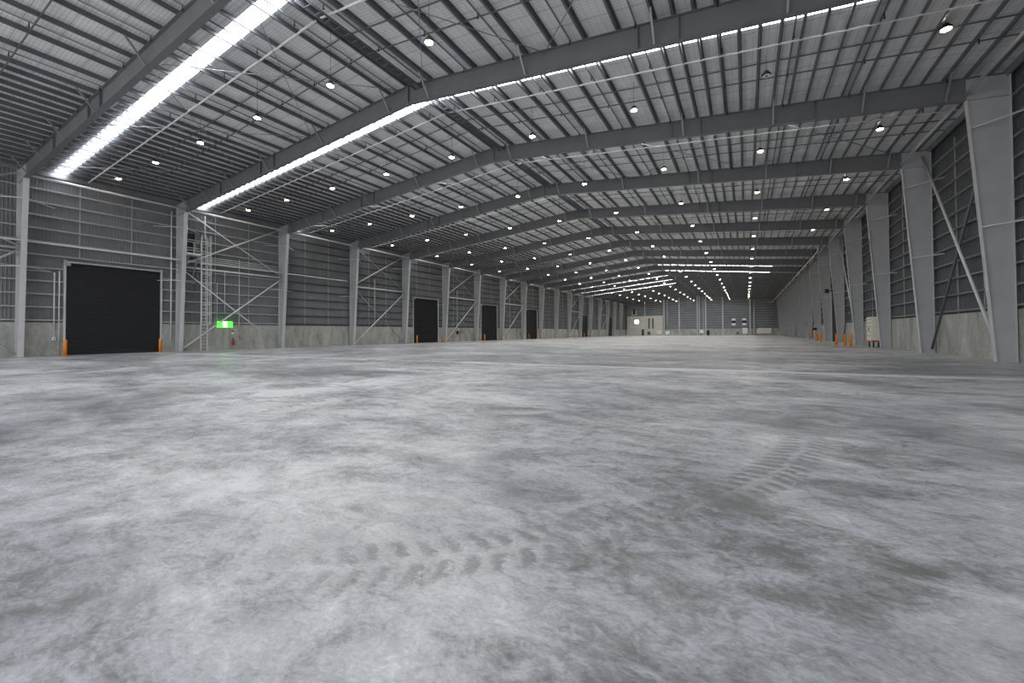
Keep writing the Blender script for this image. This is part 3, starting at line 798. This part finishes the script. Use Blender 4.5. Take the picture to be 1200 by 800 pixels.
pipe('vent_stack', [(-43.9, 20.15, 10.4), (-43.9, 20.15, 12.5)], .05, M_TUBE, 'pale vertical pole rising from the ladder cage to the eaves', 'pole')

# ------------------------------------------------------------------ right wall equipment
bx0, bx1, by0, by1 = 9.75, 10.72, 48.2, 49.9
root = thing('electrical_cabinet', 'cream electrical cabinet on dark legs against the right wall behind the fifth column', 'cabinet', (bx0, by0, 0))
MB().box(bx0, bx1, by0, by1, .62, 2.72).build('body', M_CREAM, root, bevel=.02)
for y in (by0 + .44, by0 + 1.26):
    MB().box(bx0 - .02, bx0, y - .4, y + .4, .72, 2.62).build('door_leaf', M_CREAM, root)
for y in (by0 + .8, by0 + .9): MB().box(bx0 - .05, bx0 - .02, y - .02, y + .02, 1.5, 1.75).build('handle', M_BLACK, root)
MB().box(bx0 + .5, bx1, by0 - .03, by0, 1.15, 1.95).build('side_grille', M_BLACK, root)
for z in (1.0, 1.35, 1.8, 2.15, 2.45):
    for yy in (by0 + .2, by0 + .62, by0 + 1.1, by0 + 1.5): MB().box(bx0 - .03, bx0 - .02, yy - .06, yy + .06, z, z + .09).build('cable_gland', M_BROWN, root)
MB().box(bx0, bx1, by0, by1, .5, .62).build('plinth', M_RED, root)
for x in (bx0 + .15, bx1 - .15):
    for y in (by0 + .12, by1 - .12): MB().box(x - .05, x + .05, y - .05, y + .05, 0, .5).build('leg', M_BLACK, root)
for j, y in enumerate((48.7, 49.2)):
    pipe('conduit', [(10.62, y, 2.72), (10.62, y, 12.4)], .06, M_BLACK, f'dark vertical conduit rising from the cream cabinet, {nth(j + 1)} from the camera', 'conduit', 'dark conduits over the cream cabinet')
root = thing('service_pipe', 'long pale pipe hung under the rafters along the right wall to the far end', 'pipe', (8.5, 68.5, 12.1))
MB().path([(8.5, 68.5, 12.7), (8.5, 68.6, 12.3), (8.5, 69.3, 12.12), (8.5, 178.5, 12.12), (8.5, 179.3, 12.1), (7.3, 179.6, 12.1)], .075).build('pipe', M_TUBE, root)
for k in range(8, 19): MB().box(8.48, 8.52, FY(k) - .02, FY(k) + .02, 12.1, ZB(8.5) + .02).build('hanger', M_GALV, root)
root = thing('floodlight', 'small black floodlight on an arm from the seventh column on the right', 'lamp', (9.9, 65.4, 6.5))
MB().bar((9.64, 65.5, 6.5), (9.1, 65.4, 6.5), .09, .09).build('arm', M_BLACK, root)
MB().box(8.75, 9.15, 65.2, 65.6, 6.25, 6.75).build('head', M_BLACK, root)
root = thing('card_reader_post', 'black box on a thin yellow post before the right wall beyond its roller door', 'access reader', (9.3, 79.0, 0))
MB().box(9.25, 9.37, 78.95, 79.05, 0, 1.75).build('post', M_ORANGE, root)
MB().box(8.95, 9.5, 78.85, 79.15, 1.6, 2.0).build('head', M_BLACK, root)

# ------------------------------------------------------------------ far end
yf = YW - .25
for i, (x, wd) in enumerate(((-36.8, .3), (-29.2, .45), (-23.4, .4), (-16.7, .36), (-13.7, .4), (-7.75, .4), (1.4, .36))):
    root = thing('end_wall_column', f'grey steel column of the far end wall, {nth(i + 1)} from its left corner', 'column', (x, yf, 0), 'columns of the far end wall')
    zt = ZB(x) + .9
    MB().box(x - wd / 2, x + wd / 2, yf - .42, yf - .40, 0, zt).build('front_flange', M_TRIM, root)
    MB().box(x - .02, x + .02, yf - .40, yf - .02, 0, zt).build('web', M_STEEL, root)
    MB().box(x - wd / 2, x + wd / 2, yf - .02, yf, 0, zt).build('back_flange', M_STEEL, root)
for i, (x, r) in enumerate(((-27.9, .22), (-15.95, .12), (-14.55, .08), (2.7, .25))):
    pts = [(x, yf - .5, ZB(x) + .6), (x, yf - .5, .9), (x, yf - .5, .0)]
    if i == 3: pts = [(x, yf - .5, ZB(x) + .6), (x, yf - .5, .9), (x + .25, yf - .5, .3), (x + .8, yf - .5, .25)]
    if i == 0: pts = [(x, yf - .5, ZB(x) + .6), (x, yf - .5, 1.9)]
    pipe('riser_pipe', pts, r, M_TUBE if i in (1, 2) else M_STEEL, ('thick dark riser pipe ending over a white box on the far wall', 'thin riser pipe on the far wall, first of a close couple under the ridge', 'thin riser pipe on the far wall, second of a close couple under the ridge', 'thick riser pipe on the far wall bent sideways at its foot')[i], 'pipe')
# lined bay in the far left corner
x0, x1 = -44.2, -29.7; yb = YW - .75
root = thing('wall_lining', '', '', (x0, yb, 0)); del root['label']; del root['category']; root['kind'] = 'structure'; root.name = 'wall_lining'
MB().box(x0, x1, yb, YW - .26, 2.72, 8.0).build('upper_board', M_BEIGE, root)
MB().box(x0, x1, yb - .06, YW - .26, 0, 2.62).build('lower_board', M_BEIGE, root)
MB().box(x0, x1, yb - .1, YW - .26, 2.62, 2.72).build('rail', M_STEEL, root)
MB().box(x0, x1, yb - .1, YW - .26, 8.0, 8.12).build('capping', M_STEEL, root)
yq = yb - .06
root = thing('window_panel', 'bright white lit square panel on the beige lining of the far left corner', 'window', (-40.1, yb, 5.7))
MB().box(-40.95, -39.3, yb - .06, yb - .01, 5.05, 6.45).build('pane', M_LITWHITE, root)
for a, b, c, d in ((-41.05, -40.95, 4.95, 6.55), (-39.3, -39.2, 4.95, 6.55)): MB().box(a, b, yb - .08, yb, c, d).build('frame_side', M_WHITE, root)
root = thing('exhaust_fan', 'square exhaust fan with dark opening above the beige lining in the far left corner', 'fan', (-41.2, yf, 9.6))
MB().box(-42.3, -40.2, yf - .3, yf, 8.5, 10.5).build('case', M_GIRT, root)
MB().box(-41.7, -40.8, yf - .34, yf - .3, 8.9, 10.9).build('dark_opening', M_BLACK, root)
root = thing('back_door', 'dark brown door in the beige lower boards of the far left corner', 'door', (-37.6, yq, 0))
MB().box(-38.15, -37.1, yq - .07, yq - .015, 0, 2.55).build('leaf', M_BROWN, root)
MB().tube((-37.3, yq - .05, 1.05), (-37.3, yq - .14, 1.05), .05, 8).build('handle', M_GALV, root)
for a, b in ((-38.25, -38.15), (-37.1, -37.0)): MB().box(a, b, yq - .09, yq - .015, 0, 2.6).build('jamb', M_BEIGE, root)
root = thing('hose_reel', 'dark round hose reel on the beige boards beside the brown door at the far end', 'hose reel', (-35.2, yq, 1))
MB().tube((-35.2, yq - .25, 1.05), (-35.2, yq - .05, 1.05), .62, 18).build('drum', M_BROWN, root)
MB().tube((-35.2, yq - .3, 1.05), (-35.2, yq - .25, 1.05), .2, 12).build('hub', M_GALV, root)
MB().box(-35.5, -34.9, yq - .25, yq - .015, .3, .6).build('bracket', M_BROWN, root)
for i, xx in enumerate((-35.1, -33.6)):
    root = thing('wall_slot', f'tall narrow dark window in the beige upper boards at the far end, {nth(i + 1)} of two', 'window', (xx, yb, 3), 'tall dark slots in the beige boards')
    MB().box(xx - .3, xx + .3, yb - .04, yb, 2.85, 7.1).build('dark_pane', M_CLADR, root)
    for s in (-.35, .35): MB().box(xx + s - .05, xx + s + .05, yb - .07, yb, 2.8, 7.15).build('frame_side', M_STEEL, root)
def far_box(name, xa, xb, za, zb, m, label, cat, dp=.6, y=None):
    y = yf + .045 if y is None else y
    root = thing(name, label, cat, ((xa + xb) / 2, y, 0))
    MB().box(xa, xb, y - dp, y, za, zb).build('body', m, root, bevel=.04)
    MB().box(xa + .06, xb - .06, y - dp - .02, y - dp, za + .1, zb - .1).build('front_panel', m, root)
    return root
far_box('switch_cabinet', -31.8, -30.3, .45, 2.1, M_CREAM, 'cream cabinet at the right edge of the beige lining on the far wall', 'cabinet', .6, yq)
r_ = far_box('air_conditioner', -28.65, -27.2, .4, 1.88, M_WHITE, 'white box under the thick dark riser pipe on the far wall', 'air conditioner')
far_box('control_cabinet', -15.75, -14.75, .9, 2.15, M_WHITE, 'small white cabinet under the two thin riser pipes on the far wall', 'cabinet')
far_box('waste_bin', -13.4, -12.4, 0, 1.95, M_BLACK, 'tall black bin against the far wall right of the small white cabinet', 'bin')
far_box('fuse_box', -3.05, -2.4, .45, 1.2, M_BROWN, 'little brown box low on the far wall beside the white board', 'box', .3)
far_box('white_board_cabinet', -1.2, .5, .7, 2.8, M_WHITE, 'square white cabinet low on the far wall beside the thick bent riser', 'cabinet', .3)
far_box('pump_box', 3.55, 3.78, .6, 2.4, M_CREAM, 'small cream box beside the foot of the thick bent riser pipe', 'box', .4)
root = thing('cream_panel', 'long low cream double panel on the concrete of the far wall', 'panel', (6, yf, 0))
MB().box(3.8, 5.95, yf - .1, yf - .02, .72, 2.7).build('panel_half', M_LITWHITE if False else M_CREAM, root)
MB().box(6.0, 8.1, yf - .1, yf - .02, .72, 2.7).build('panel_half', M_CREAM, root)
for i, xx in enumerate((-4.04, -.53)):
    root = thing('wall_notice', f'white notice board with a dark middle band on the far wall, {nth(i + 1)} from the left', 'sign', (xx, yf, 5), 'banded notice boards on the far wall')
    MB().box(xx - .66, xx + .66, yf - .12, yf - .02, 5.6, 6.4).build('white_board', M_WHITE, root)
    MB().box(xx - .66, xx + .66, yf - .12, yf - .02, 3.82, 4.62).build('white_board', M_WHITE, root)
    MB().box(xx - .66, xx + .66, yf - .10, yf - .02, 4.62, 5.6).build('dark_band', M_BLACK, root)

for o in bpy.data.objects:
    if '_w' in o: del o['_w']
